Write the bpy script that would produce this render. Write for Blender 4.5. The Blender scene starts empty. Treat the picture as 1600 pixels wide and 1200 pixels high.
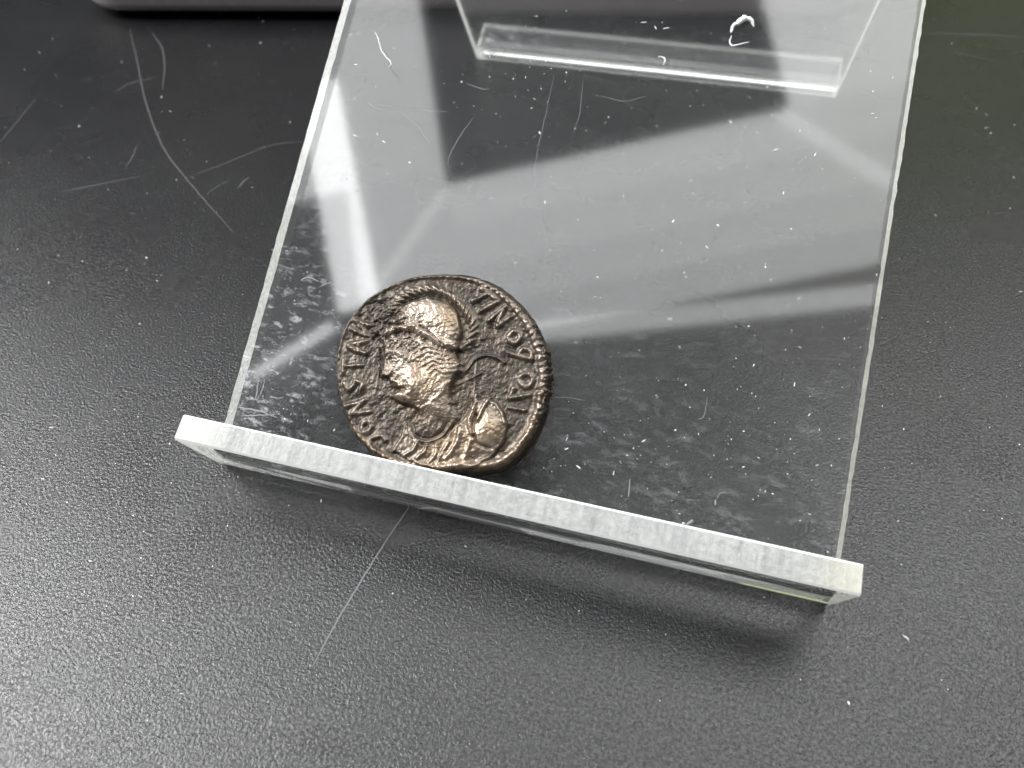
import bpy, bmesh, math, random
import numpy as np
from mathutils import Matrix, Vector

random.seed(7)
rng = np.random.default_rng(11)
scene = bpy.context.scene
MM = 0.001

# ------------------------------------------------------------------ camera
# world in millimetres while building (x along the stand, y away from the viewer,
# z up); the table surface is z = TZ before the final shift to z = 0
TZ = 0.14
F_PX = 1195.9
CAM_R = np.array([[0.96276001, 0.26908235, -0.02622699],
                  [0.18623584, -0.73039149, -0.65714875],
                  [-0.1959831, 0.62779213, -0.7533045]])      # right, down, forward
CAM_C = np.array([10.8126, -30.8898, 54.6413])
cam_d = bpy.data.cameras.new('camera')
cam = bpy.data.objects.new('camera', cam_d)
scene.collection.objects.link(cam)
cam_d.sensor_width = 36.0
cam_d.lens = 36.0 * F_PX / 1600.0
cam_d.clip_start = 0.002
cam_d.clip_end = 20.0
m = Matrix.Identity(4)
for i in range(3):
    m[i][0] = CAM_R[0][i]; m[i][1] = -CAM_R[1][i]; m[i][2] = -CAM_R[2][i]
    m[i][3] = (CAM_C[i] - (TZ if i == 2 else 0)) * MM
cam.matrix_world = m
cam_d.dof.use_dof = True
cam_d.dof.focus_distance = 0.063
cam_d.dof.aperture_fstop = 52.0
scene.camera = cam

# ------------------------------------------------------------------ stand measures (mm)
WIDTH = 50.8
XH = WIDTH / 2
SHEET = 2.0956
A_PAN = 0.538647          # slope of the panel
A_LED = 1.117932          # slope of the front ledge
A_LEG = 2.137448          # slope of the back leg
A_FOOT = 0.3812           # slope of the turned-up foot
H_LED = 8.494
L_LEG = 74.809
L_FOOT = 6.388
PV = np.array([0, math.cos(A_PAN), math.sin(A_PAN)])
PN = np.array([0, -math.sin(A_PAN), math.cos(A_PAN)])

def ray(x, y):
    return CAM_R.T @ np.array([(x - 800) / F_PX, (y - 600) / F_PX, 1.0])

def on_panel(x, y, off=SHEET):
    d = ray(x, y); k = (off - PN @ CAM_C) / (PN @ d); P = CAM_C + k * d
    return np.array([P[0], PV @ P])

def on_table(x, y):
    d = ray(x, y); k = (TZ - CAM_C[2]) / d[2]
    return CAM_C + k * d

def W(p):
    return Vector((p[0] * MM, p[1] * MM, (p[2] - TZ) * MM))

# ------------------------------------------------------------------ world and lamps
world = bpy.data.worlds.new('World')
scene.world = world
world.use_nodes = True
bg = world.node_tree.nodes['Background']
bg.inputs['Color'].default_value = (0.95, 0.97, 1.0, 1)
bg.inputs['Strength'].default_value = 0.08

def area_lamp(name, centre, ax, ay, sx, sy, radiance, col):
    """rectangular lamp; centre and sizes in mm, emits along -(ax x ay)"""
    l = bpy.data.lights.new(name, 'AREA')
    l.shape = 'RECTANGLE'
    l.size = sx * MM; l.size_y = sy * MM
    l.energy = radiance * math.pi * sx * sy * MM * MM
    l.color = col
    o = bpy.data.objects.new(name, l)
    scene.collection.objects.link(o)
    x = Vector(ax).normalized(); y = Vector(ay); y = (y - x * y.dot(x)).normalized(); z = x.cross(y)
    c = W(centre)
    o.matrix_world = Matrix(((x[0], y[0], z[0], c[0]), (x[1], y[1], z[1], c[1]), (x[2], y[2], z[2], c[2]), (0, 0, 0, 1)))
    return o

LAMP_H = 300.0      # the ceiling lamps hang this far from the panel
def overhead(name, corners, radiance, col, lower=0.0):
    """lamp overhead whose mirror image in the panel covers the given corner points (x, s) in the panel"""
    H = PN @ CAM_C - SHEET; F = np.array([CAM_C[0], PV @ CAM_C]); k = 1 + LAMP_H / H
    Q = [F + (np.array(c) - F) * k for c in corners]
    P = [np.array([u[0], 0, 0]) + PV * u[1] + PN * (SHEET + LAMP_H) for u in Q]
    P = [p - PN * lower for p in P]
    c = sum(P) / 4
    ax = (P[1] - P[0] + P[2] - P[3]) / 2; ay = (P[0] - P[3] + P[1] - P[2]) / 2
    return area_lamp(name, c, ax, ay, np.linalg.norm(ax), np.linalg.norm(ay), radiance, col)

E0 = on_panel(697, 287); E1 = on_panel(1225, 170) - E0; E1 /= np.linalg.norm(E1); E2 = np.array([E1[1], -E1[0]])
def rect(a0, a1, b0, b1):      # mm in the panel: along E1, down E2
    return [E0 + u * E1 + v * E2 for u, v in ((a0, b0), (a1, b0), (a1, b1), (a0, b1))]
WARM = (0.985, 0.99, 1.0)
for i_, (b0_, b1_, r_) in enumerate(((0, 4, 4.9), (4, 8, 4.4), (8, 11.5, 3.9), (11.5, 14.6, 3.3))):
    overhead('ceiling_lamp_middle', rect(0, 46, b0_, b1_), r_, WARM)
overhead('ceiling_lamp_side', rect(-16, 0, -36, -1.5), 4.6, WARM)
overhead('ceiling_lamp_corner', rect(-9, 0, -1.5, 9), 4.4, WARM)
overhead('ceiling_lamp_far', rect(29.5, 50, -36, 0), 5.6, WARM)
def streak(name, p, q, w, rad):    # added strip of light; its mirror image draws a streak across the panel
    A = on_panel(*p); B = on_panel(*q); d = (B - A) / np.linalg.norm(B - A); n = np.array([d[1], -d[0]]) * w / 2
    overhead(name, [A - n, B - n, B + n, A + n], rad, WARM, 6.0)
streak('streak_light_bright', (503, 140), (567, 486), 3.8, 9.0)
streak('streak_light_right', (800, 527), (1390, 462), 1.7, 3.4)
streak('streak_light_wedge', (1215, 185), (1400, 300), 1.3, 1.8)
streak('streak_light_diagonal', (575, 480), (700, 305), 0.9, 1.6)
streak('streak_light_left', (398, 592), (528, 512), 1.0, 7.0)
# added fill lights that brighten the table, beyond what the panel mirrors
area_lamp('fill_light_back', (10, 300, 470), (1, 0, 0), (0, .84, -.54), 620, 190, 3.0, (1.0, 1.0, 1.0))
area_lamp('fill_light_right', (260, 225, 420), (.85, 0, -.52), (0, 1, 0), 230, 230, 10.0, (1.0, 1.0, 1.0))
area_lamp('fill_light_left', (-425, -30, 390), (.72, 0, .69), (0, 1, 0), 230, 280, 30.0, (1.0, 1.0, 1.0))
# garden light through the far window
area_lamp('garden_window', (170, 560, 190), (-1, .2, 0), (0, -.3, 1), 150, 130, 1.3, (0.66, 0.82, 0.26))

scene.view_settings.view_transform = 'Standard'
scene.view_settings.look = 'None'
scene.view_settings.exposure = 0.0
scene.view_settings.gamma = 1.0
scene.cycles.max_bounces = 20
scene.cycles.transmission_bounces = 20
scene.cycles.glossy_bounces = 12
scene.cycles.sample_clamp_indirect = 6.0
scene.cycles.use_denoising = True
scene.cycles.denoising_prefilter = 'ACCURATE'
scene.cycles.use_adaptive_sampling = False

# ------------------------------------------------------------------ helpers
def link(o, parent=None):
    scene.collection.objects.link(o)
    if parent is not None:
        o.parent = parent
    return o

def mesh_obj(name, verts, faces, mats, parent=None, smooth=False, midx=None, raw=False):
    me = bpy.data.meshes.new(name)
    vs = [tuple(v) for v in verts] if raw else [tuple(W(v)) for v in verts]
    me.from_pydata(vs, [], faces)
    for mt in (mats if isinstance(mats, (list, tuple)) else [mats]):
        me.materials.append(mt)
    if midx is not None:
        me.polygons.foreach_set('material_index', midx)
    if smooth:
        me.polygons.foreach_set('use_smooth', [True] * len(me.polygons))
    me.update()
    return link(bpy.data.objects.new(name, me), parent)

def empty(name, loc):
    o = bpy.data.objects.new(name, None)
    o.empty_display_size = 0.01
    o.location = W(loc)
    return link(o)

def keep_world(o, parent):
    o.parent = parent
    o.matrix_parent_inverse = Matrix.Translation(-parent.location)

def tag(o, label=None, cat=None, group=None, kind=None):
    if label: o['label'] = label
    if cat: o['category'] = cat
    if group: o['group'] = group
    if kind: o['kind'] = kind
    return o

class NT:
    def __init__(self, name):
        self.mat = bpy.data.materials.new(name); self.mat.use_nodes = True
        self.t = self.mat.node_tree; self.t.nodes.clear()
        self.out = self.n('ShaderNodeOutputMaterial')
    def n(self, typ, **kw):
        nd = self.t.nodes.new(typ)
        for k, v in kw.items():
            if hasattr(nd, k): setattr(nd, k, v)
            else: nd.inputs[k.replace('_', ' ')].default_value = v
        return nd
    def l(self, a, ao, b, bi):
        self.t.links.new(a.outputs[ao], b.inputs[bi])
    def math(self, op, a, b=None, clamp=False):
        nd = self.n('ShaderNodeMath'); nd.operation = op; nd.use_clamp = clamp
        for i, v in enumerate((a, b)):
            if v is None: continue
            if isinstance(v, (int, float)): nd.inputs[i].default_value = v
            else: self.t.links.new(v, nd.inputs[i])
        return nd.outputs[0]
    def noise(self, vec, scale, detail=4, rough=.55, dist=0.0):
        nd = self.n('ShaderNodeTexNoise'); nd.inputs['Scale'].default_value = scale
        nd.inputs['Detail'].default_value = detail; nd.inputs['Roughness'].default_value = rough
        nd.inputs['Distortion'].default_value = dist
        self.t.links.new(vec, nd.inputs['Vector']); return nd.outputs['Fac']
    def ramp(self, fac, stops):
        nd = self.n('ShaderNodeValToRGB'); cr = nd.color_ramp
        while len(cr.elements) < len(stops): cr.elements.new(0.5)
        for e, (p, c) in zip(cr.elements, stops):
            e.position = p; e.color = c if len(c) == 4 else (*c, 1)
        self.t.links.new(fac, nd.inputs['Fac']); return nd.outputs['Color']
    def maprange(self, v, a, b, c=0., d=1.):
        nd = self.n('ShaderNodeMapRange'); nd.inputs[1].default_value = a; nd.inputs[2].default_value = b
        nd.inputs[3].default_value = c; nd.inputs[4].default_value = d
        self.t.links.new(v, nd.inputs[0]); return nd.outputs[0]

# ------------------------------------------------------------------ materials
def mat_table():
    k = NT('black_textured_table')
    tc = k.n('ShaderNodeTexCoord').outputs['Object']
    p = k.n('ShaderNodeBsdfPrincipled')
    n1 = k.noise(tc, 4200, 3, .6, .1)
    n2 = k.noise(tc, 8000, 2, .5)
    n3 = k.noise(tc, 45, 4, .6)
    col = k.ramp(n3, [(0.3, (.0045, .0047, .0054)), (0.7, (.0072, .0074, .0080))])
    k.t.links.new(col, p.inputs['Base Color'])
    k.t.links.new(k.maprange(n3, .3, .7, .25, .30), p.inputs['Roughness'])
    p.inputs['IOR'].default_value = 1.66
    k.t.links.new(k.maprange(k.noise(tc, 3900, 2, .6), .36, .64, .27, .47), p.inputs['Specular IOR Level'])
    hgt = k.math('ADD', n1, k.math('MULTIPLY', n2, .35))
    b = k.n('ShaderNodeBump'); b.inputs['Strength'].default_value = 1.0; b.inputs['Distance'].default_value = 0.00008
    k.t.links.new(hgt, b.inputs['Height']); k.l(b, 'Normal', p, 'Normal')
    k.l(p, 'BSDF', k.out, 'Surface')
    return k.mat

def mat_acrylic():
    """polished clear face of the sheet with faint haze, wipe marks and scuffs"""
    k = NT('clear_acrylic')
    tc = k.n('ShaderNodeTexCoord').outputs['Object']
    g = k.n('ShaderNodeBsdfGlass'); g.inputs['IOR'].default_value = 1.49
    g.inputs['Roughness'].default_value = 0.05
    g.inputs['Color'].default_value = (.985, .988, .985, 1)
    d = k.n('ShaderNodeBsdfDiffuse'); d.inputs['Color'].default_value = (.62, .63, .66, 1)
    # scuffs: patches of short strokes, strongest at the lower left corner of the panel
    sep = k.n('ShaderNodeSeparateXYZ'); k.t.links.new(tc, sep.inputs[0])
    x = sep.outputs['X']; z = sep.outputs['Z']
    near = k.math('MULTIPLY', k.maprange(x, -.012, -.022), k.maprange(z, .016, .006))
    low = k.maprange(z, .016, .004, 0.0, .24)
    mpw = k.n('ShaderNodeMapping'); k.t.links.new(tc, mpw.inputs[0]); mpw.inputs['Rotation'].default_value = (0, 0, .5); mpw.inputs['Scale'].default_value = (1, 2.2, 2.2)
    patch = k.noise(mpw.outputs[0], 620, 6, .7, .3)
    scuff = k.math('MULTIPLY', k.maprange(patch, .55, .64), k.math('MAXIMUM', near, low))
    fine = k.maprange(k.noise(tc, 2600, 3, .6), .66, .8)
    haze = k.math('MULTIPLY', k.noise(tc, 60, 3, .5), .02)
    fac = k.math('ADD', k.math('MULTIPLY', scuff, .38), k.math('ADD', haze, k.math('MULTIPLY', fine, .10)), True)
    mx = k.n('ShaderNodeMixShader'); k.t.links.new(fac, mx.inputs[0])
    k.l(g, 'BSDF', mx, 1); k.l(d, 'BSDF', mx, 2)
    k.l(mx, 'Shader', k.out, 'Surface')
    return k.mat

def mat_cut(name, frost, wave_dir, amp):
    """sawn, frosted edge of the sheet"""
    k = NT(name)
    tc = k.n('ShaderNodeTexCoord').outputs['Object']
    mp = k.n('ShaderNodeMapping'); k.t.links.new(tc, mp.inputs[0])
    mp.inputs['Scale'].default_value = wave_dir
    n1 = k.noise(mp.outputs[0], 700, 4, .6)
    mps = k.n('ShaderNodeMapping'); k.t.links.new(tc, mps.inputs[0]); mps.inputs['Scale'].default_value = (1, .04, .04) if wave_dir[1] < .5 else (1, 1, 1)
    n2 = k.noise(tc, 3000, 3, .6)
    b = k.n('ShaderNodeBump'); b.inputs['Strength'].default_value = .8; b.inputs['Distance'].default_value = .00012
    k.t.links.new(k.math('ADD', n1, k.math('MULTIPLY', n2, .4)), b.inputs['Height'])
    g = k.n('ShaderNodeBsdfGlass'); g.inputs['IOR'].default_value = 1.49; g.inputs['Roughness'].default_value = .35
    g.inputs['Color'].default_value = (.98, .99, .97, 1)
    d = k.n('ShaderNodeBsdfDiffuse')
    ns = k.noise(mps.outputs[0], 2300, 3, .6)
    k.t.links.new(k.ramp(k.math('ADD', k.math('MULTIPLY', n1, .3), k.math('MULTIPLY', ns, .7)), [(.3, (.52, .535, .53)), (.5, (.76, .775, .76)), (.7, (.86, .87, .84))]), d.inputs['Color'])
    # the last few millimetres at both ends are paler and yellower
    sx = k.n('ShaderNodeSeparateXYZ'); k.t.links.new(tc, sx.inputs[0])
    endf = k.maprange(k.math('ADD', k.math('ABSOLUTE', sx.outputs['X']), k.math('MULTIPLY', n1, .003)), .0225, .0262, 0., .9)
    my = k.n('ShaderNodeMix'); my.data_type = 'RGBA'; k.t.links.new(endf, my.inputs[0])
    k.t.links.new(d.inputs['Color'].links[0].from_socket, my.inputs[6]); my.inputs[7].default_value = (.95, .94, .80, 1)
    k.t.links.new(my.outputs[2], d.inputs['Color'])
    tr = k.n('ShaderNodeBsdfTranslucent'); tr.inputs['Color'].default_value = (.8, .82, .79, 1)
    m1 = k.n('ShaderNodeMixShader'); m1.inputs[0].default_value = .45
    k.l(d, 'BSDF', m1, 1); k.l(tr, 'BSDF', m1, 2)
    m2 = k.n('ShaderNodeMixShader')
    k.t.links.new(k.maprange(k.noise(tc, 2200, 4, .7), .36, .62, frost - amp, frost + amp), m2.inputs[0])
    k.l(g, 'BSDF', m2, 1); k.l(m1, 'Shader', m2, 2)
    for s in (g, d, tr): k.l(b, 'Normal', s, 'Normal')
    k.l(m2, 'Shader', k.out, 'Surface')
    return k.mat

def mat_coin():
    k = NT('worn_bronze_patina')
    tc = k.n('ShaderNodeTexCoord').outputs['Object']
    at = k.n('ShaderNodeAttribute'); at.attribute_name = 'relief'
    tan = k.n('ShaderNodeAttribute'); tan.attribute_name = 'tan'
    red = k.n('ShaderNodeAttribute'); red.attribute_name = 'red'
    n1 = k.noise(tc, 900, 5, .65); n2 = k.noise(tc, 3500, 4, .6); n3 = k.noise(tc, 260, 3, .5)
    hv = k.math('ADD', at.outputs['Fac'], k.math('MULTIPLY', k.math('SUBTRACT', n1, .5), .75))
    c1 = k.ramp(hv, [(.06, (.034, .028, .022)), (.38, (.088, .072, .057)), (.62, (.185, .152, .122)), (.97, (.35, .30, .25))])
    c2 = k.ramp(hv, [(.06, (.050, .035, .019)), (.40, (.115, .079, .046)), (.70, (.175, .124, .077)), (.97, (.30, .23, .155))])
    mx = k.n('ShaderNodeMix'); mx.data_type = 'RGBA'
    k.t.links.new(k.math('MULTIPLY', tan.outputs['Fac'], k.maprange(n3, .3, .55, .35, 1.), True), mx.inputs[0])
    k.t.links.new(c1, mx.inputs[6]); k.t.links.new(c2, mx.inputs[7])
    mr = k.n('ShaderNodeMix'); mr.data_type = 'RGBA'
    k.t.links.new(red.outputs['Fac'], mr.inputs[0]); k.t.links.new(mx.outputs[2], mr.inputs[6])
    mr.inputs[7].default_value = (.34, .185, .14, 1)
    p = k.n('ShaderNodeBsdfPrincipled')
    k.t.links.new(mr.outputs[2], p.inputs['Base Color'])
    p.inputs['Metallic'].default_value = .62
    k.t.links.new(k.maprange(k.math('ADD', n1, k.math('MULTIPLY', at.outputs['Fac'], -.4)), .0, .6, .24, .46), p.inputs['Roughness'])
    b = k.n('ShaderNodeBump'); b.inputs['Strength'].default_value = .6; b.inputs['Distance'].default_value = .00005
    k.t.links.new(k.math('ADD', n1, k.math('MULTIPLY', n2, .5)), b.inputs['Height'])
    k.l(b, 'Normal', p, 'Normal'); k.l(p, 'BSDF', k.out, 'Surface')
    return k.mat

def mat_plain(name, col, rough=.5, var=.15, scale=300, bump=0.0, metallic=0.0):
    k = NT(name)
    tc = k.n('ShaderNodeTexCoord').outputs['Object']
    n1 = k.noise(tc, scale, 4, .6)
    p = k.n('ShaderNodeBsdfPrincipled')
    k.t.links.new(k.ramp(n1, [(.3, tuple(c * (1 - var) for c in col)), (.7, tuple(min(1, c * (1 + var)) for c in col))]), p.inputs['Base Color'])
    p.inputs['Roughness'].default_value = rough; p.inputs['Metallic'].default_value = metallic
    if bump:
        b = k.n('ShaderNodeBump'); b.inputs['Distance'].default_value = bump
        k.t.links.new(n1, b.inputs['Height']); k.l(b, 'Normal', p, 'Normal')
    k.l(p, 'BSDF', k.out, 'Surface')
    return k.mat

M_TABLE = mat_table()
M_CLEAR = mat_acrylic()
M_END = mat_cut('sawn_acrylic_edge', .62, (1.0, .15, .15), .12)
M_SIDE = mat_cut('rough_acrylic_side', .80, (1.0, .6, .6), .20)
M_ARRIS_GLINT = mat_plain('arris_glint', (.90, .91, .88), .35, .05, 2500)  # white colour stands in for the glint along the clear chamfers
M_COIN = mat_coin()
M_DUST = mat_plain('white_dust', (.72, .72, .72), .8)
M_LINT = mat_plain('white_lint', (.75, .75, .75), .8)
M_SCRATCH = mat_plain('grey_scratch', (.055, .055, .057), .6)
M_HAIRLINE = mat_plain('pale_hairline', (.11, .11, .113), .6)
M_CASE = mat_plain('mauve_case_shell', (.17, .148, .152), .42, .08, 900, .00002)
M_CASE_GAP = mat_plain('case_shadow_gap', (.012, .011, .013), .6)  # near-black colour gives the shadow under the case

# ------------------------------------------------------------------ table
def table():
    x0, x1, y0, y1, th = -520, 560, -330, 620, 28
    bm = bmesh.new()
    bmesh.ops.create_cube(bm, size=1.0)
    for v in bm.verts:
        v.co = W((x0 if v.co.x < 0 else x1, y0 if v.co.y < 0 else y1, TZ - (th if v.co.z < 0 else 0)))
    bmesh.ops.bevel(bm, geom=bm.edges[:], offset=.003, segments=3, profile=.5, affect='EDGES')
    me = bpy.data.meshes.new('table_top'); bm.to_mesh(me); bm.free(); me.materials.append(M_TABLE)
    o = link(bpy.data.objects.new('table_top', me))
    return tag(o, kind='structure')
TABLE = table()

# ------------------------------------------------------------------ acrylic stand
def fillet_path(pts, radii, seg):
    """2-D polyline with filleted corners; returns list of corner arcs (lists of points)"""
    out = [[pts[0]]]
    for i in range(1, len(pts) - 1):
        p, a, b = pts[i], pts[i - 1], pts[i + 1]
        u = (a - p) / np.linalg.norm(a - p); v = (b - p) / np.linalg.norm(b - p)
        ang = math.acos(np.clip(u @ v, -1, 1)); r = radii[i - 1]
        tl = r / math.tan(ang / 2); c = p + (u + v) / np.linalg.norm(u + v) * r / math.sin(ang / 2)
        s = p + u * tl - c; e = p + v * tl - c
        sw = math.pi - ang; sgn = 1 if (s[0] * e[1] - s[1] * e[0]) > 0 else -1
        arc = []
        for j in range(seg + 1):
            th = sgn * sw * j / seg
            arc.append(c + np.array([s[0] * math.cos(th) - s[1] * math.sin(th), s[0] * math.sin(th) + s[1] * math.cos(th)]))
        out.append(arc)
    out.append([pts[-1]])
    return out

def stand():
    d = lambda a: np.array([math.cos(a), math.sin(a)])
    led, pan, leg, ft = d(A_LED), d(A_PAN), d(A_LEG), d(A_FOOT)
    s = np.linalg.solve(np.array([pan, -leg]).T, np.array([L_LEG, 0.]))[0]
    tip = H_LED * np.array([-led[0], led[1]])
    right = [tip, -0.7 * pan, s * pan, np.array([L_LEG, 0.]), np.array([L_LEG, 0.]) + L_FOOT * ft]
    # mitred offset to the left by the sheet thickness
    dirs = [(right[i + 1] - right[i]) / np.linalg.norm(right[i + 1] - right[i]) for i in range(4)]
    nor = [np.array([-v[1], v[0]]) for v in dirs]
    left = [right[0] + nor[0] * SHEET]
    for i in range(1, 4):
        b = nor[i - 1] + nor[i]; b = b / np.linalg.norm(b)
        left.append(right[i] + b * SHEET / (b @ nor[i]))
    left.append(right[4] + nor[3] * SHEET)
    seg = 10
    R_ = fillet_path(right, [1.2, 1.2, 0.6], seg)
    L_ = fillet_path(left, [0.35, 3.3, 0.5], seg)
    root = tag(empty('coin_stand', (0, 0, TZ)), 'clear acrylic easel with raised front ledge holding a small coin', 'coin stand')
    secs = [(r, l) for ra, la in zip(R_, L_) for r, l in zip(ra, la)]
    def chamfer(a, b, tip_):     # break the sharp arrises at both free ends
        w = a[1] - a[0]; ln = (b - a[0]); ln = ln / np.linalg.norm(ln) * .16
        return [(a[0] + w * .07, a[1] - w * .07), (a[0] + ln, a[1] + ln)]
    c0 = chamfer(secs[0], secs[1][0], 0); c1 = chamfer(secs[-1], secs[-2][0], 1)
    secs = c0 + secs[1:-1] + c1[::-1]
    def fill(k, n):              # subdivide the straight run after section k
        a, b = secs[k], secs[k + 1]
        return [(a[0] + (b[0] - a[0]) * t, a[1] + (b[1] - a[1]) * t) for t in np.linspace(0, 1, n + 1)[1:-1]]
    NP, NL = 90, 30
    k1 = seg + 2; k2 = 2 * (seg + 1) + 1       # last section of the front bend / of the top bend
    run2 = fill(k2, NL); run1 = fill(k1, NP)
    secs = secs[:k1 + 1] + run1 + secs[k1 + 1:k2 + 1] + run2 + secs[k2 + 1:]
    k2 += NP - 1
    jit = rng.normal(0, 1, (len(secs), 2, 2))
    jit = .014 * jit + .022 * np.sign(jit) * (np.abs(jit) > 1.6)
    def edge_x(X, i, side): return X + float(np.sign(X)) * jit[i, side, 0 if X < 0 else 1] if abs(abs(X) - XH) < 1e-6 else X
    ranges = [('front_ledge', 0, k1), ('panel', k1, k1 + NP), ('back_leg', k1 + NP, k2 + NL), ('foot', k2 + NL, len(secs) - 1)]
    NX = 24
    lab = {'front_ledge': 'upturned ledge with frosted sawn top edge', 'panel': 'sloping clear panel with dust and scratches',
           'back_leg': 'clear rear leg seen through the panel', 'foot': 'short upturned foot of the rear leg'}
    parts = {}
    for name, i0, i1 in ranges:
        vs, fs, mi, sm = [], [], [], []
        def add(p):
            vs.append(p); return len(vs) - 1
        xs = np.linspace(-XH, XH, NX + 1)
        for side in (0, 1):
            rows = [[add((edge_x(x, i, side), secs[i][side][0], secs[i][side][1])) for x in xs] for i in range(i0, i1 + 1)]
            for ri, (a, b) in enumerate(zip(rows[:-1], rows[1:])):
                cut = (i0 + ri == 0) or (i0 + ri == len(secs) - 2)
                for j in range(NX):
                    f = (a[j], a[j + 1], b[j + 1], b[j])
                    fs.append(f if side == 1 else f[::-1]); mi.append(3 if cut else 0)
        for X, flip in ((-XH, False), (XH, True)):
            for i in range(i0, i1):
                q = [add((edge_x(X, i, 0), *secs[i][0])), add((edge_x(X, i, 1), *secs[i][1])), add((edge_x(X, i + 1, 1), *secs[i + 1][1])), add((edge_x(X, i + 1, 0), *secs[i + 1][0]))]
                fs.append(tuple(q[::-1] if flip else q)); mi.append(2)
        for i, flip in ((0, False), (len(secs) - 1, True)):
            if i0 <= i <= i1:
                for j in range(NX):
                    q = [add((edge_x(xs[j], i, 0), *secs[i][0])), add((edge_x(xs[j + 1], i, 0), *secs[i][0])), add((edge_x(xs[j + 1], i, 1), *secs[i][1])), add((edge_x(xs[j], i, 1), *secs[i][1]))]
                    fs.append(tuple(q[::-1] if flip else q)); mi.append(1)
        o = mesh_obj(name, vs, fs, [M_CLEAR, M_END, M_SIDE, M_ARRIS_GLINT], None, True, mi)
        o.data.polygons.foreach_set('use_smooth', [m_ == 0 for m_ in mi])
        keep_world(o, root)
        o['label'] = lab[name]
        parts[name] = o
    return root, parts
STAND, STAND_PARTS = stand()

# ------------------------------------------------------------------ coin
def coin():
    TH = 1.25
    OFF = SHEET + TH
    cx, cs = -7.03, 10.45
    px = lambda x, y: on_panel(x, y, OFF) - (cx, cs)
    S = 19.5     # pixels per mm on the coin
    trace = [(525, 560), (526, 600), (533, 640), (541, 500), (570, 466), (622, 438), (690, 427), (760, 437), (815, 475), (850, 530), (861, 570), (861, 610), (852, 650), (835, 690), (800, 730)]
    T = np.array([px(*p) for p in trace])
    floor_s = 2.32 - cs
    T = np.vstack([T, [[0.8, floor_s], [-1.2, floor_s - .02 + .02], [-3.2, floor_s + .35], [3.4, floor_s + .75]]])
    th = np.arctan2(T[:, 1], T[:, 0]); rr = np.hypot(*T.T); o_ = np.argsort(th); th, rr = th[o_], rr[o_]
    NT_, NR = 760, 250
    ang = np.linspace(-math.pi, math.pi, NT_, endpoint=False)
    ro = np.interp(ang, np.r_[th - 2 * math.pi, th, th + 2 * math.pi], np.r_[rr, rr, rr])
    ker = np.hanning(41); ker /= ker.sum()
    ro = np.convolve(np.r_[ro[-20:], ro, ro[:20]], ker, 'valid')

    def vnoise(P, scale, seed, octs=4, gain=.55):
        out = np.zeros(len(P)); amp = 1.; tot = 0
        for k in range(octs):
            g = np.random.default_rng(seed + k).random((128, 128))
            q = P * scale * 2 ** k + 40.
            i = np.floor(q).astype(int); f = q - i; f = f * f * (3 - 2 * f)
            i0 = i % 128; i1 = (i + 1) % 128
            v = (g[i0[:, 0], i0[:, 1]] * (1 - f[:, 0]) + g[i1[:, 0], i0[:, 1]] * f[:, 0]) * (1 - f[:, 1]) + \
                (g[i0[:, 0], i1[:, 1]] * (1 - f[:, 0]) + g[i1[:, 0], i1[:, 1]] * f[:, 0]) * f[:, 1]
            out += amp * (v - .5); tot += amp; amp *= gain
        return out / tot

    # rough edge on the right side
    edge = np.c_[np.cos(ang), np.sin(ang)]
    rough = np.clip(1 - np.abs(ang - .25) / .95, 0, 1)
    ro = ro + vnoise(edge * 3, 1.2, 90, 3) * .25 + rough * vnoise(edge * 22, 1.5, 70, 2) * .26
    ro = np.where(np.sin(ang) * ro < floor_s + .02, (floor_s + .02) / np.minimum(np.sin(ang), -.2), ro)
    fr = np.linspace(0, 1, NR + 1)[1:] ** .9
    G = (ro[None, :, None] * fr[:, None, None]) * edge[None]
    P = np.vstack([[[0., 0.]], G.reshape(-1, 2)])
    rel = np.r_[0, np.repeat(fr, NT_)]
    rabs = np.r_[0, (ro[None] * (1 - fr[:, None])).reshape(-1)]      # mm inward from the edge
    rabs[0] = 9
    pang = np.arctan2(P[:, 1], P[:, 0])

    def seg_d(poly):
        best = np.full(len(P), 1e9); along = np.zeros(len(P)); L = 0.
        for a, b in zip(poly[:-1], poly[1:]):
            ab = b - a; ln = np.linalg.norm(ab)
            t = np.clip(((P - a) @ ab) / ln ** 2, 0, 1)
            d = np.linalg.norm(P - a - t[:, None] * ab, axis=1)
            m_ = d < best; best[m_] = d[m_]; along[m_] = (L + t * ln)[m_]; L += ln
        return best, along
    def pts(l): return np.array([px(*p) for p in l])
    def smooth_poly(l, n=8):
        """Catmull-Rom through pixel points"""
        A = pts(l); A = np.vstack([2 * A[0] - A[1], A, 2 * A[-1] - A[-2]]); o = []
        for i in range(1, len(A) - 2):
            for k in range(n):
                t = k / n
                o.append(.5 * (2 * A[i] + (A[i + 1] - A[i - 1]) * t + (2 * A[i - 1] - 5 * A[i] + 4 * A[i + 1] - A[i + 2]) * t * t + (3 * A[i] - A[i - 1] - 3 * A[i + 1] + A[i + 2]) * t ** 3))
        o.append(A[-2]); return np.array(o)
    def inside(l):
        A = pts(l); c = np.zeros(len(P), bool)
        for a, b in zip(A, np.roll(A, -1, 0)):
            with np.errstate(divide='ignore', invalid='ignore'):
                c ^= ((a[1] > P[:, 1]) != (b[1] > P[:, 1])) & (P[:, 0] < (b[0] - a[0]) * (P[:, 1] - a[1]) / (b[1] - a[1]) + a[0])
        d, _ = seg_d(np.vstack([A, A[:1]]))
        return np.where(c, d, -d)
    sst = lambda x, a, b: (lambda t: t * t * (3 - 2 * t))(np.clip((x - a) / (b - a), 0, 1))
    gau = lambda x, y, r: np.exp(-((np.linalg.norm(P - px(x, y), axis=1) * S / r) ** 2))

    wob = np.c_[vnoise(P, .9, 5, 3), vnoise(P, .9, 25, 3)] * .25
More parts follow.
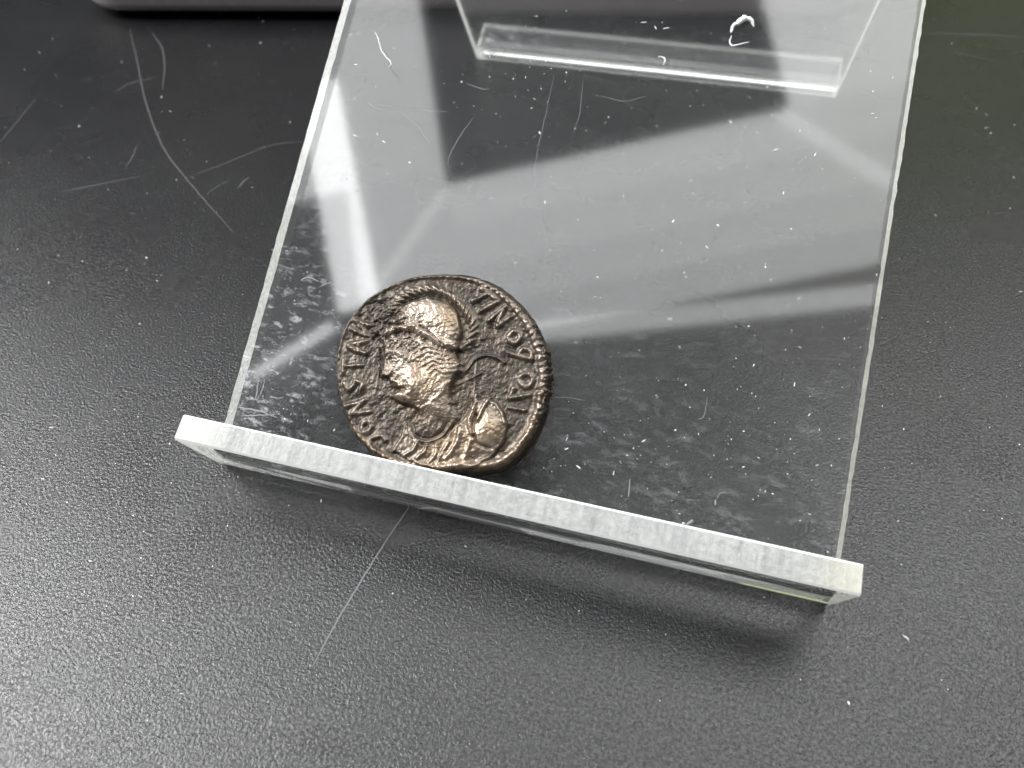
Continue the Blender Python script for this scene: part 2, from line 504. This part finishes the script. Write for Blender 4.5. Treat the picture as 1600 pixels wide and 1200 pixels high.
    P0 = P.copy(); P = P + wob           # features are traced with a slightly wandering line
    head_l = [(600, 514), (611, 490), (628, 475), (650, 465), (675, 462), (697, 467), (712, 479), (722, 496), (727, 515), (728, 536), (721, 552), (731, 566), (729, 584), (717, 594), (712, 612), (714, 634), (722, 650), (722, 668), (702, 682), (678, 687), (660, 686), (648, 677), (645, 660), (655, 643), (648, 639), (630, 635), (616, 628), (611, 619), (622, 612), (619, 604), (609, 600), (607, 592), (595, 588), (597, 575), (600, 560), (598, 545), (597, 530)]
    bust_l = [(648, 686), (662, 693), (680, 692), (697, 683), (710, 663), (722, 656), (733, 640), (745, 625), (760, 621), (778, 629), (790, 645), (797, 662), (790, 690), (770, 715), (735, 735), (690, 740), (640, 722), (616, 706), (627, 684), (637, 664)]
    sd_h = inside(head_l); sd_b = inside(bust_l)
    backside = sst(P[:, 0], px(690, 600)[0], px(722, 600)[0])
    head = sst(sd_h, -.05, .32 + .7 * backside); bust = sst(sd_b, -.05, .22)
    h = np.zeros(len(P)); letter_id = np.zeros(len(P), int)
    neck_y = sst(P[:, 1], px(680, 662)[1], px(680, 634)[1])          # 0 on the neck, 1 on the head
    h += .52 * head * (.60 + .40 * sst(sd_h, .1, 1.6)) * (.58 + .42 * neck_y)
    h = np.maximum(h, .38 * bust * (.70 + .30 * sst(sd_b, .1, 1.4)))
    # helmet bowl, brow, cheek, jaw, lips, eye
    h += .20 * gau(690, 505, 34) * head + .20 * gau(648, 600, 21) * head + .08 * gau(692, 596, 20) * head + .10 * gau(628, 622, 10) * head
    def ridge(l, w, a, hatch=0., per=6.):
        d, al = seg_d(smooth_poly(l) if len(l) > 2 else pts(l))
        prof = np.exp(-(d * S / w) ** 2)
        if hatch: prof = prof * (1 - hatch * (.5 + .5 * np.cos(2 * math.pi * al * S / per)))
        return a * prof, d * S
    h += ridge([(601, 556), (614, 551), (634, 556)], 4, .13)[0] - .20 * np.exp(-(((P - px(617, 566)) * S / (10, 5)) ** 2).sum(1)) + .15 * np.exp(-(((P - px(617, 566)) * S / (4.5, 2.6)) ** 2).sum(1)) - .14 * gau(606, 600, 4)
    h += ridge([(600, 560), (597, 574), (597, 586)], 3.2, .10)[0] + ridge([(650, 640), (672, 634), (690, 618), (700, 600)], 4, .07)[0]
    h += ridge([(600, 588), (608, 587), (613, 582)], 3.2, .12)[0] + ridge([(611, 602), (622, 604), (630, 605)], 3, .10)[0] + ridge([(612, 618), (628, 618), (640, 626)], 4.5, .16)[0] - ridge([(620, 609), (634, 611)], 2.5, .12)[0]
    # crest of the helmet: twisted roll with hatching
    crest_l = [(613, 484), (624, 470), (640, 459), (662, 452), (684, 454), (703, 463), (719, 476), (731, 490), (739, 506), (738, 524), (730, 540)]
    cr, crd = ridge(crest_l, 7.0, .36, .0)
    d_, al_ = seg_d(smooth_poly(crest_l)); 
    dc = np.linalg.norm(P - px(672, 520), axis=1)
    tw = np.sin(2 * math.pi * (al_ * S + (dc - 3.15) * S * .9) / 10.5)
    h = np.maximum(h - .20 * np.exp(-((crd - 13) / 5.) ** 2) * (1 - head), cr * (.80 + .20 * tw))
    h -= .16 * np.exp(-((crd - 13) / 4.) ** 2) * head
    # hair below the helmet, brim lines
    for i in range(7):
        y = 541 + 7 * i
        h += ridge([(648 + 4 * i, y + 3), (670 + 2 * i, y - 5), (695, y), (714, y - 3)], 2.4, .06)[0] * head
    h += ridge([(596, 528), (606, 520), (628, 514), (652, 516), (690, 535), (720, 545)], 4.5, .20)[0] - ridge([(604, 530), (628, 523), (652, 525), (690, 544), (720, 554)], 3.5, .14)[0]
    # drapery, collar, shoulder
    for l, w, a in [([(636, 663), (627, 684), (616, 706)], 2.6, .26), ([(641, 668), (648, 684), (660, 689), (677, 689), (693, 682), (701, 672), (708, 660)], 3.2, .26),
                    ([(654, 692), (648, 704), (633, 714)], 3, .18), ([(669, 695), (664, 707), (652, 717)], 3, .18), ([(684, 693), (682, 710), (672, 722)], 3, .14),
                    ([(720, 669), (715, 692), (698, 718)], 4, .20), ([(704, 690), (694, 706), (684, 724)], 3.5, .16), ([(737, 690), (730, 712), (718, 728)], 4, .14),
                    ([(745, 618), (740, 640), (735, 659), (739, 678)], 3.2, .30), ([(767, 622), (755, 640), (748, 656)], 3, .26), ([(774, 630), (786, 645), (790, 660)], 3, .20)]:
        h += ridge(l, w, a)[0]
    h += .30 * np.exp(-(((P - px(764, 675)) * S / (23, 26)) ** 2).sum(1))
    h -= ridge([(744, 650), (741, 672), (748, 694), (768, 700)], 3, .16)[0]
    # sceptre, star and lines in the field
    for l, w, a in [([(728, 578), (743, 561), (766, 555), (787, 567)], 2.3, .17), ([(738, 640), (745, 560)], 1.8, .06), ([(716, 600), (752, 582)], 1.5, .06)]:
        h += ridge(l, w, a)[0]
    h += .16 * gau(754, 529, 3.5)
    # lettering round the border: strokes in photo pixels, heads towards the rim
    letters = [
        [[(588, 706), (578, 699), (581, 687), (596, 681), (603, 688)]],                       # C
        ['O', (573, 667), 8, 9],
        [[(541, 634), (568, 626)], [(568, 626), (549, 646)], [(549, 646), (578, 642)]],       # N
        [[(538, 599), (544, 609), (553, 603), (557, 596), (566, 601), (563, 609)]],           # S
        [[(537, 562), (536, 582)], [(537, 572), (564, 570)]],                                 # T
        [[(573, 533), (546, 541), (572, 552)], [(561, 536), (561, 548)]],                     # A
        [[(550, 514), (574, 524)], [(574, 524), (556, 500)], [(556, 500), (579, 509)]],       # N
        [[(739, 472), (764, 459)], [(752, 452), (773, 467)]],                                 # T
        [[(753, 486), (777, 472)]],                                                           # I
        [[(765, 501), (789, 481)], [(788, 482), (777, 508)], [(777, 509), (799, 495)]],       # N
        ['O', (805, 527), 9.5, 9],
        [[(797, 552), (830, 561)], [(830, 561), (829, 549), (818, 545), (811, 555)]],         # P
        ['O', (822.5, 594), 10, 10],
        [[(797, 621), (827, 617)], [(798, 621), (802, 607)]],                                 # L
        [[(797, 636), (819, 641)]],                                                           # I
    ]
    letter_h = np.zeros(len(P))
    for i, L in enumerate(letters):
        if L[0] == 'O':
            d = (P - px(*L[1])) * S
            q = np.hypot(d[:, 0] / L[2], d[:, 1] / L[3])
            dd = np.abs(q - 1) * L[2] * .85
            dm = np.where(q < 1, 0, dd)
        else:
            dd = np.full(len(P), 1e9)
            for st in L:
                k, d = ridge(st, 4, 1); dd = np.minimum(dd, d)
            dm = dd
        worn = .75 + .5 * vnoise(P, 1.6, 200 + i, 3)
        letter_h = np.maximum(letter_h, .25 * np.exp(-(dd / 4.0) ** 2.4) * worn)
        letter_id[dm < 5.2] = i + 1
    h = np.maximum(h, letter_h) + .25 * np.minimum(h, letter_h)
    # raised beaded border, broad on the right and lower right, thin on the left
    right = np.clip(.5 + .75 * np.cos(pang + .35), 0, 1)
    bpos = .28 + .42 * right
    bead = .86 + .14 * np.sin(pang * 92 + 3 * vnoise(P, .5, 44, 2))
    bw = .17 + .17 * right
    border = np.exp(-((rabs - bpos) / bw) ** 2)
    low = sst(-np.sin(pang), -.25, .55) * right
    h += border * (.10 + .26 * right) * (bead * (1 - .6 * low) + .6 * low)
    P = P0
    # corrosion: overall pitting, rough chewed metal on brow and helmet front
    rough_zone = np.clip(gau(640, 528, 34) + .7 * gau(596, 498, 34) + .35 * gau(700, 556, 24), 0, 1) * (1 - .75 * gau(640, 600, 30))
    pit = vnoise(P, 2.2, 300, 5, .62)
    h += .10 * vnoise(P, .55, 320, 3) + (.155 + .42 * rough_zone) * pit + .24 * rough_zone * vnoise(P, 1.1, 380, 3)
    rid = 1 - np.abs(vnoise(P, 1.9, 340, 4, .6)) * 5
    h -= .10 * np.clip(rid, 0, 1) * (.15 + rough_zone)
    rough_p = np.r_[0, np.tile(rough, NR)]
    h += rough_p * sst(-rabs, -1.0, -.1) * vnoise(P, 4.5, 360, 3) * .65
    for l, w, a in [([(659, 511), (676, 524), (693, 540)], 1.5, .22), ([(600, 504), (614, 508), (632, 508)], 1.7, .18), ([(584, 530), (590, 525), (600, 527)], 2.5, .16),
                    ([(594, 547), (596, 565), (594, 590)], 1.8, .14)]:
        d, _ = seg_d(smooth_poly(l)); h -= a * np.exp(-(d * S / w) ** 2)
    # rounded shoulder at the edge
    h -= .55 * (1 - sst(rabs, 0, .34)) ** 2
    relief = np.clip((h - .15 * head - .10 * bust * (1 - head) + .12) / .66, 0, 1)
    zc = np.clip((gau(668, 605, 44) + gau(700, 500, 26) + 1.1 * gau(760, 672, 30) + .8 * gau(700, 712, 40)), 0, 1)
    tan = np.clip(zc + .9 * border * low + .5 * sst(-rabs, -.8, -.1) * (pang < -.2) + .8 * vnoise(P, .8, 400, 3), 0, 1)
    red = np.clip(1.4 * gau(644, 583, 9) - .30 + .5 * vnoise(P, 3, 420, 2) * gau(644, 583, 9), 0, 1)

    # mesh pieces share vertex positions and normals of one continuous struck surface
    ctr = np.array([cx, 0, 0]) + PV * cs
    V3 = ctr + np.c_[P[:, :1], np.zeros((len(P), 2))] + P[:, 1:2] * PV + (OFF + h)[:, None] * PN
    base_off = SHEET + .03
    j = np.arange(NT_); jn = (j + 1) % NT_
    quads = []
    for i in range(NR - 1):
        a = 1 + i * NT_
        quads.append(np.c_[a + j, a + NT_ + j, a + NT_ + jn, a + jn])
    quads = np.vstack(quads)
    fan = np.c_[np.zeros(NT_, int), 1 + j, 1 + jn]
    # edge wall and underside
    last = 1 + (NR - 1) * NT_
    rings = [np.arange(NT_) + last]
    extra = []
    nv = len(V3)
    for f, ins in ((.75, -.06), (.4, -.07), (.12, .02), (0., .22)):
        ring = edge * (ro - ins * 1.0)[:, None]
        jit = vnoise(edge * 9 + f * 7, 1.3, 500, 3)[:, None] * .12
        ring = ring + edge * jit
        ring[:, 1] = np.maximum(ring[:, 1], floor_s)
        zz = base_off + f * (OFF - .35 - base_off)
        extra.append(ctr + np.c_[ring[:, :1], np.zeros((NT_, 2))] + ring[:, 1:2] * PV + zz * PN)
        rings.append(np.arange(NT_) + nv + len(extra[:-1]) * NT_)
    V3 = np.vstack([V3] + extra)
    bc = len(V3); V3 = np.vstack([V3, (ctr + base_off * PN)[None]])
    wall = np.vstack([np.c_[a, b, np.roll(b, -1), np.roll(a, -1)] for a, b in zip(rings[:-1], rings[1:])])
    under = np.c_[np.full(NT_, bc), np.roll(rings[-1], -1), rings[-1]]
    attrs = {}
    for nme, v, fill in (('relief', relief, .35), ('tan', tan, .75), ('red', red, 0.)):
        attrs[nme] = np.r_[v, np.full(len(V3) - len(v), fill)]
    # normals of the whole coin
    def fnorm(q):
        return np.cross(V3[q[:, 2]] - V3[q[:, 0]], (V3[q[:, 3]] if q.shape[1] == 4 else V3[q[:, 1]]) - V3[q[:, 1 if q.shape[1] == 4 else 0]]) * (1 if q.shape[1] == 4 else -1)
    N = np.zeros_like(V3)
    for q in (quads, fan, wall, under):
        fnm = fnorm(q)
        for c in range(q.shape[1]):
            np.add.at(N, q[:, c], fnm)
    N /= np.linalg.norm(N, axis=1)[:, None] + 1e-12
    # which piece each quad belongs to
    qc = quads[:, 0]
    names = np.zeros(len(quads), int)                 # 0 field
    head_q = (sd_h[qc] > 0); bust_q = sd_b[qc] > 0
    names[bust_q] = 3; names[head_q] = 2
    names[(crd[qc] < 9) ] = 4
    names[(np.hypot(*(((P0[qc] - px(762, 672)) * S / (20, 25)).T)) < 1)] = 5
    lid = letter_id[qc]; names[lid > 0] = 10 + lid[lid > 0]
    names[(rabs[qc] < (bpos + bw * 1.0)[qc])] = 1
    root = tag(empty('coin', ctr + base_off * PN), 'worn brown bronze coin with helmeted bust leaning on the clear stand', 'coin')
    pieces = [('field', 0, None, None), ('border', 1, None, 'raised worn border, beaded on the right'), ('portrait_head', 2, None, 'helmeted head facing left'),
              ('portrait_bust', 3, None, 'draped bust with collar folds'), ('helmet_crest', 4, 'portrait_head', None), ('shoulder_ornament', 5, 'portrait_bust', None)]
    pieces += [('letter', 10 + i + 1, None, None) for i in range(len(letters))]
    made = {}
    def build(name, faces, parent, label=None):
        flat = [tuple(f) for f in faces]
        ids = np.unique(np.concatenate([np.array(f) for f in flat])) if len(flat) < 50 else np.unique(np.concatenate([np.asarray(f).ravel() for f in (faces if isinstance(faces, list) else [faces])]))
        mp = -np.ones(len(V3), int); mp[ids] = np.arange(len(ids))
        me = bpy.data.meshes.new(name)
        vv = (V3[ids] - (0, 0, TZ)) * MM
        me.from_pydata(vv.tolist(), [], [tuple(mp[list(f)].tolist()) for f in flat])
        me.materials.append(M_COIN)
        me.polygons.foreach_set('use_smooth', np.ones(len(me.polygons), bool))
        for nme, v in attrs.items():
            at = me.attributes.new(nme, 'FLOAT', 'POINT'); at.data.foreach_set('value', v[ids].astype(np.float32))
        me.update()
        me.normals_split_custom_set_from_vertices(N[ids].tolist())
        o = link(bpy.data.objects.new(name, me))
        o.parent = parent
        if parent is root: o.matrix_parent_inverse = Matrix.Translation(-root.location)
        if label: o['label'] = label
        return o
    for name, k, par, label in pieces:
        fs = quads[names == k].tolist()
        if k == 0: fs = fs + fan.tolist() if not head_q[0] else fs
        if k == 2 and head_q[0]: fs = fs + fan.tolist()
        if not fs: continue
        made[name] = build(name, fs, made[par] if par else root, label)
    build('edge', wall.tolist() + under.tolist(), root, 'rough brown outer edge')
    return root
COIN = coin()

# ------------------------------------------------------------------ mauve case at the back
def case():
    A = on_table(118, 33); B = on_table(1352, 38)
    u = (B - A)[:2]; Ln = np.linalg.norm(u); u /= Ln; v = np.array([-u[1], u[0]])
    depth, R = 70.0, 9.0
    # plan outline: rounded rectangle; profile: rounded underside, crown above
    def outline(inset):
        o = []
        for cx_, cy_, a0 in ((Ln - R, R, -90), (Ln - R, depth - R, 0), (R, depth - R, 90), (R, R, 180)):
            for k in range(13):
                t = math.radians(a0 + 90 * k / 12); r = R - inset
                o.append((cx_ + r * math.cos(t), cy_ + r * math.sin(t)))
        return o
    def ring(inset, z):
        return [(A[0] + u[0] * x + v[0] * y, A[1] + u[1] * x + v[1] * y, TZ + z) for x, y in outline(inset)]
    root = tag(empty('case', (A + B) / 2 * (1, 1, 0) + (0, 0, TZ)), 'mauve rounded case lying flat behind the stand, cut by the top of the picture', 'case')
    def lathe(name, prof, mat, cap0, cap1):
        vs, fs = [], []
        for ins, z in prof: vs += ring(ins, z)
        n = 52
        for i in range(len(prof) - 1):
            for k in range(n):
                fs.append((i * n + k, i * n + (k + 1) % n, (i + 1) * n + (k + 1) % n, (i + 1) * n + k))
        if cap0: fs.append(tuple(range(n))[::-1])
        if cap1: fs.append(tuple((len(prof) - 1) * n + k for k in range(n)))
        o = mesh_obj(name, vs, fs, mat, None, True)
        keep_world(o, root); return o
    shell = [(1.6 - 1.6 * math.sin(math.radians(t)), 1.2 + 1.6 - 1.6 * math.cos(math.radians(t))) for t in range(0, 91, 10)]
    shell += [(0., 6.5)] + [(2.6 - 2.6 * math.cos(math.radians(t)), 7.5 + 2.6 * math.sin(math.radians(t))) for t in range(0, 91, 15)]
    lathe('shell', [(4.6, 1.2)] + shell, M_CASE, True, True)
    lathe('gap_base', [(3.4, 0.02), (3.2, .3), (3.2, 1.15)], M_CASE_GAP, True, True)  # inset block, its shade painted in as a dark gap
    return root
CASE = case()

# ------------------------------------------------------------------ scratches, dust, lint
def ribbon(pts3, nrm, w0):
    """thin flat strip along 3-D points (mm), tapering at both ends"""
    vs, fs = [], []
    n = len(pts3)
    for i, p in enumerate(pts3):
        d = pts3[min(i + 1, n - 1)] - pts3[max(i - 1, 0)]; d = d / (np.linalg.norm(d) + 1e-9)
        s = np.cross(nrm, d); w = w0 * (.25 + .75 * math.sin(math.pi * min(max(i / (n - 1), .02), .98)) ** .5)
        vs += [p - s * w / 2, p + s * w / 2]
        if i: fs.append((2 * i - 2, 2 * i, 2 * i + 1, 2 * i - 1))
    return vs, fs

def curve_pts(l, n=10, jit=0.0):
    A = np.array(l, float); A = np.vstack([2 * A[0] - A[1], A, 2 * A[-1] - A[-2]]); o = []
    for i in range(1, len(A) - 2):
        for k in range(n):
            t = k / n
            o.append(.5 * (2 * A[i] + (A[i + 1] - A[i - 1]) * t + (2 * A[i - 1] - 5 * A[i] + 4 * A[i + 1] - A[i + 2]) * t * t + (3 * A[i] - A[i - 1] - 3 * A[i + 1] + A[i + 2]) * t ** 3))
    o.append(A[-2]); o = np.array(o)
    return o + rng.normal(0, jit, o.shape) if jit else o

ZUP = np.array([0, 0, 1.])
def table_scratch(l, w, jit=.25):
    P = [on_table(*p) + ZUP * .012 for p in curve_pts(l, 10, jit)]
    vs, fs = ribbon(P, ZUP, w)
    return mesh_obj('scratch', vs, fs, M_HAIRLINE if l[0][1] > 600 else M_SCRATCH, TABLE)
for l, w in [([(641, 790), (600, 850), (560, 915), (524, 975), (488, 1042)], .14), ([(203, 45), (215, 100), (228, 160), (255, 230), (300, 290), (366, 365)], .16),
             ([(238, 52), (253, 75), (257, 105), (254, 140)], .16), ([(95, 300), (150, 289), (220, 275)], .14), ([(290, 278), (345, 258), (420, 228), (470, 221)], .13),
             ([(178, 145), (205, 130), (245, 121)], .14), ([(372, 294), (380, 284), (390, 277)], .22), ([(195, 262), (207, 245), (214, 226)], .12), ([(0, 222), (22, 196), (55, 155)], .10),
             ([(1450, 52), (1520, 54), (1600, 58)], .16), ([(1466, 76), (1500, 84), (1560, 96)], .10), ([(320, 305), (345, 288), (362, 280)], .10)]:
    table_scratch(l, w)

PANEL = STAND_PARTS['panel']
def panel_scratch(l, w, mat=None, jit=.4, name='scratch'):
    Q = [on_panel(*p) for p in curve_pts(l, 8, jit)]
    P = [np.array([q_[0], 0, 0]) + PV * q_[1] + PN * (SHEET + .008) for q_ in Q]
    vs, fs = ribbon(P, PN, w * .75)
    o = mesh_obj(name, vs, fs, mat or M_SCRATCH2)
    o.parent = PANEL
    return o
M_SCRATCH2 = mat_plain('pale_scratch', (.20, .20, .21), .6)
for l, w in [([(741, 183), (724, 205), (710, 228), (700, 250), (703, 268)], .05), ([(866, 118), (850, 190), (838, 245), (834, 275)], .035), ([(911, 130), (905, 180), (893, 215)], .03),
             ([(618, 168), (650, 195), (672, 225)], .035), ([(590, 163), (630, 170), (700, 175)], .05), ([(863, 622), (885, 621), (915, 626)], .045),
             ([(371, 636), (400, 641), (432, 652)], .14), ([(376, 650), (405, 649), (430, 648)], .12), ([(404, 590), (402, 610), (398, 625)], .12), ([(414, 592), (410, 608), (404, 622)], .10),
             ([(470, 437), (482, 433), (498, 440)], .10), ([(498, 450), (510, 443), (522, 440)], .08), ([(1250, 55), (1290, 62), (1340, 72)], .05), ([(1340, 140), (1365, 150), (1400, 160)], .04),
             ([(984, 748), (983, 765), (982, 776)], .11), ([(1105, 620), (1100, 650), (1090, 655)], .05), ([(575, 160), (585, 168), (600, 172)], .07), ([(730, 130), (750, 138), (765, 140)], .06),
             ([(1136, 770), (1125, 771), (1120, 780)], .06), ([(940, 150), (975, 158), (1010, 150)], .04), ([(700, 270), (690, 310), (668, 345)], .035)]:
    panel_scratch(l, w)
# loose lint on the panel
def lint(l, r, label):
    Q = curve_pts(l, 7, .35)
    cen = [np.array([q_[0], 0, 0]) + PV * q_[1] for q_ in [on_panel(*p) for p in Q]]
    vs, fs = [], []
    n = len(cen); m_ = 6
    for i, c in enumerate(cen):
        d = cen[min(i + 1, n - 1)] - cen[max(i - 1, 0)]; d = d / (np.linalg.norm(d) + 1e-9); s = np.cross(PN, d)
        rr = r * (.35 + .65 * math.sin(math.pi * (i + .5) / n)) * random.uniform(.75, 1.25)
        cc = c + PN * (SHEET + .01 + rr)
        for k in range(m_):
            t = 2 * math.pi * k / m_; vs.append(cc + s * rr * math.cos(t) + PN * rr * math.sin(t))
        if i:
            fs += [((i - 1) * m_ + k, (i - 1) * m_ + (k + 1) % m_, i * m_ + (k + 1) % m_, i * m_ + k) for k in range(m_)]
    fs += [tuple(range(m_))[::-1], tuple((n - 1) * m_ + k for k in range(m_))]
    return tag(mesh_obj('lint_fibre', vs, fs, M_LINT, None, True), label, 'lint', 'lint fibres on the panel')
lint([(1142, 52), (1146, 42), (1155, 38), (1163, 32), (1172, 33), (1178, 42)], .26, 'thick white curl of lint near the top of the panel')
lint([(1143, 56), (1140, 66), (1144, 72), (1156, 70), (1170, 66)], .07, 'thin hooked white lint thread just below the thick curl')
lint([(586, 51), (591, 60), (594, 73), (600, 86), (610, 97), (611, 102), (606, 105)], .05, 'fine wavy white fibre at the upper left of the panel')
lint([(1028, 89), (1036, 90), (1039, 95), (1036, 101)], .06, 'tiny hook-shaped white fibre over the rear foot')

def specks(name, places, nrm, label):
    vs, fs = [], []
    for c, r, el in places:
        a = rng.normal(size=3); a -= nrm * (a @ nrm); a /= np.linalg.norm(a); b = np.cross(nrm, a)
        n0 = len(vs); k = 5
        for i in range(k):
            t = 2 * math.pi * i / k + rng.uniform(-.3, .3); rr = r * rng.uniform(.7, 1.2)
            vs.append(c + a * rr * el * math.cos(t) + b * rr * math.sin(t) + nrm * .006)
        for i in range(k):
            t = 2 * math.pi * i / k; rr = r * .55
            vs.append(c + a * rr * el * math.cos(t) + b * rr * math.sin(t) + nrm * (.006 + r * rng.uniform(.5, .9)))
        for i in range(k):
            fs.append((n0 + i, n0 + (i + 1) % k, n0 + k + (i + 1) % k, n0 + k + i))
        fs.append(tuple(n0 + k + i for i in range(k))); fs.append(tuple(n0 + i for i in range(k))[::-1])
    return tag(mesh_obj(name, vs, fs, M_DUST), label, 'dust', None, 'stuff')

pl = []
for _ in range(620):
    x, y = rng.uniform(0, 1600), rng.uniform(0, 1200) * rng.uniform(.35, 1)
    pl.append((on_table(x, y), float(np.clip(rng.lognormal(-3.6, .5), .014, .11)), rng.choice([1, 1, 1.6, 3.5])))
for x, y, r in [(229, 403, .16), (124, 197, .14), (276, 281, .10), (266, 174, .10), (407, 67, .12), (190, 97, .10), (230, 302, .07), (139, 124, .08), (1548, 208, .12), (1585, 195, .08), (87, 118, .08), (105, 785, .06)]:
    pl.append((on_table(x, y), r * .8, 1.2))
pl = [p for p in pl if not (p[0][1] > -1 and p[0][1] < 2 and abs(p[0][0]) < 26)]
specks('dust', pl, ZUP, 'scattered white dust specks on the black table')
pp = []
for _ in range(950):
    s = rng.uniform(3, 62) ; x = rng.uniform(-25, 25)
    pp.append((np.array([x, 0, 0]) + PV * s + PN * SHEET, float(np.clip(rng.lognormal(-3.8, .55), .010, .09)), rng.choice([1, 1, 2, 4])))
for _ in range(260):          # drifts of finer dust in the corner of the ledge and in loose clusters
    g_ = rng.integers(0, 6); cx_, cs_ = [(-22, 4), (12, 5), (20, 8), (-6, 40), (3, 50), (16, 34)][g_]
    x = cx_ + rng.normal(0, 3.0); s = cs_ + abs(rng.normal(0, 2.2)) if g_ < 3 else cs_ + rng.normal(0, 3.5)
    if abs(x) < 25 and 2.6 < s < 62: pp.append((np.array([x, 0, 0]) + PV * s + PN * SHEET, float(np.clip(rng.lognormal(-4.0, .6), .008, .07)), rng.choice([1, 1, 2, 5])))
for x, y, r in [(721, 128, .10), (765, 120, .08), (802, 123, .09), (784, 348, .05), (1083, 302, .07), (1183, 207, .07), (1230, 95, .06), (1236, 358, .08), (1164, 316, .05), (938, 465, .07), (1150, 560, .06), (1100, 610, .06), (1162, 674, .07), (522, 672, .10), (1235, 686, .06), (1025, 618, .06), (900, 535, .06)]:
    q_ = on_panel(x, y); pp.append((np.array([q_[0], 0, 0]) + PV * q_[1] + PN * SHEET, r * .8, 1.5))
def off_coin(c):
    return math.hypot(c[0] + 7.03, (PV @ c) - 10.3) > 9.6
specks('dust', [p for p in pp if off_coin(p[0])], PN, 'fine white dust specks on the clear panel')
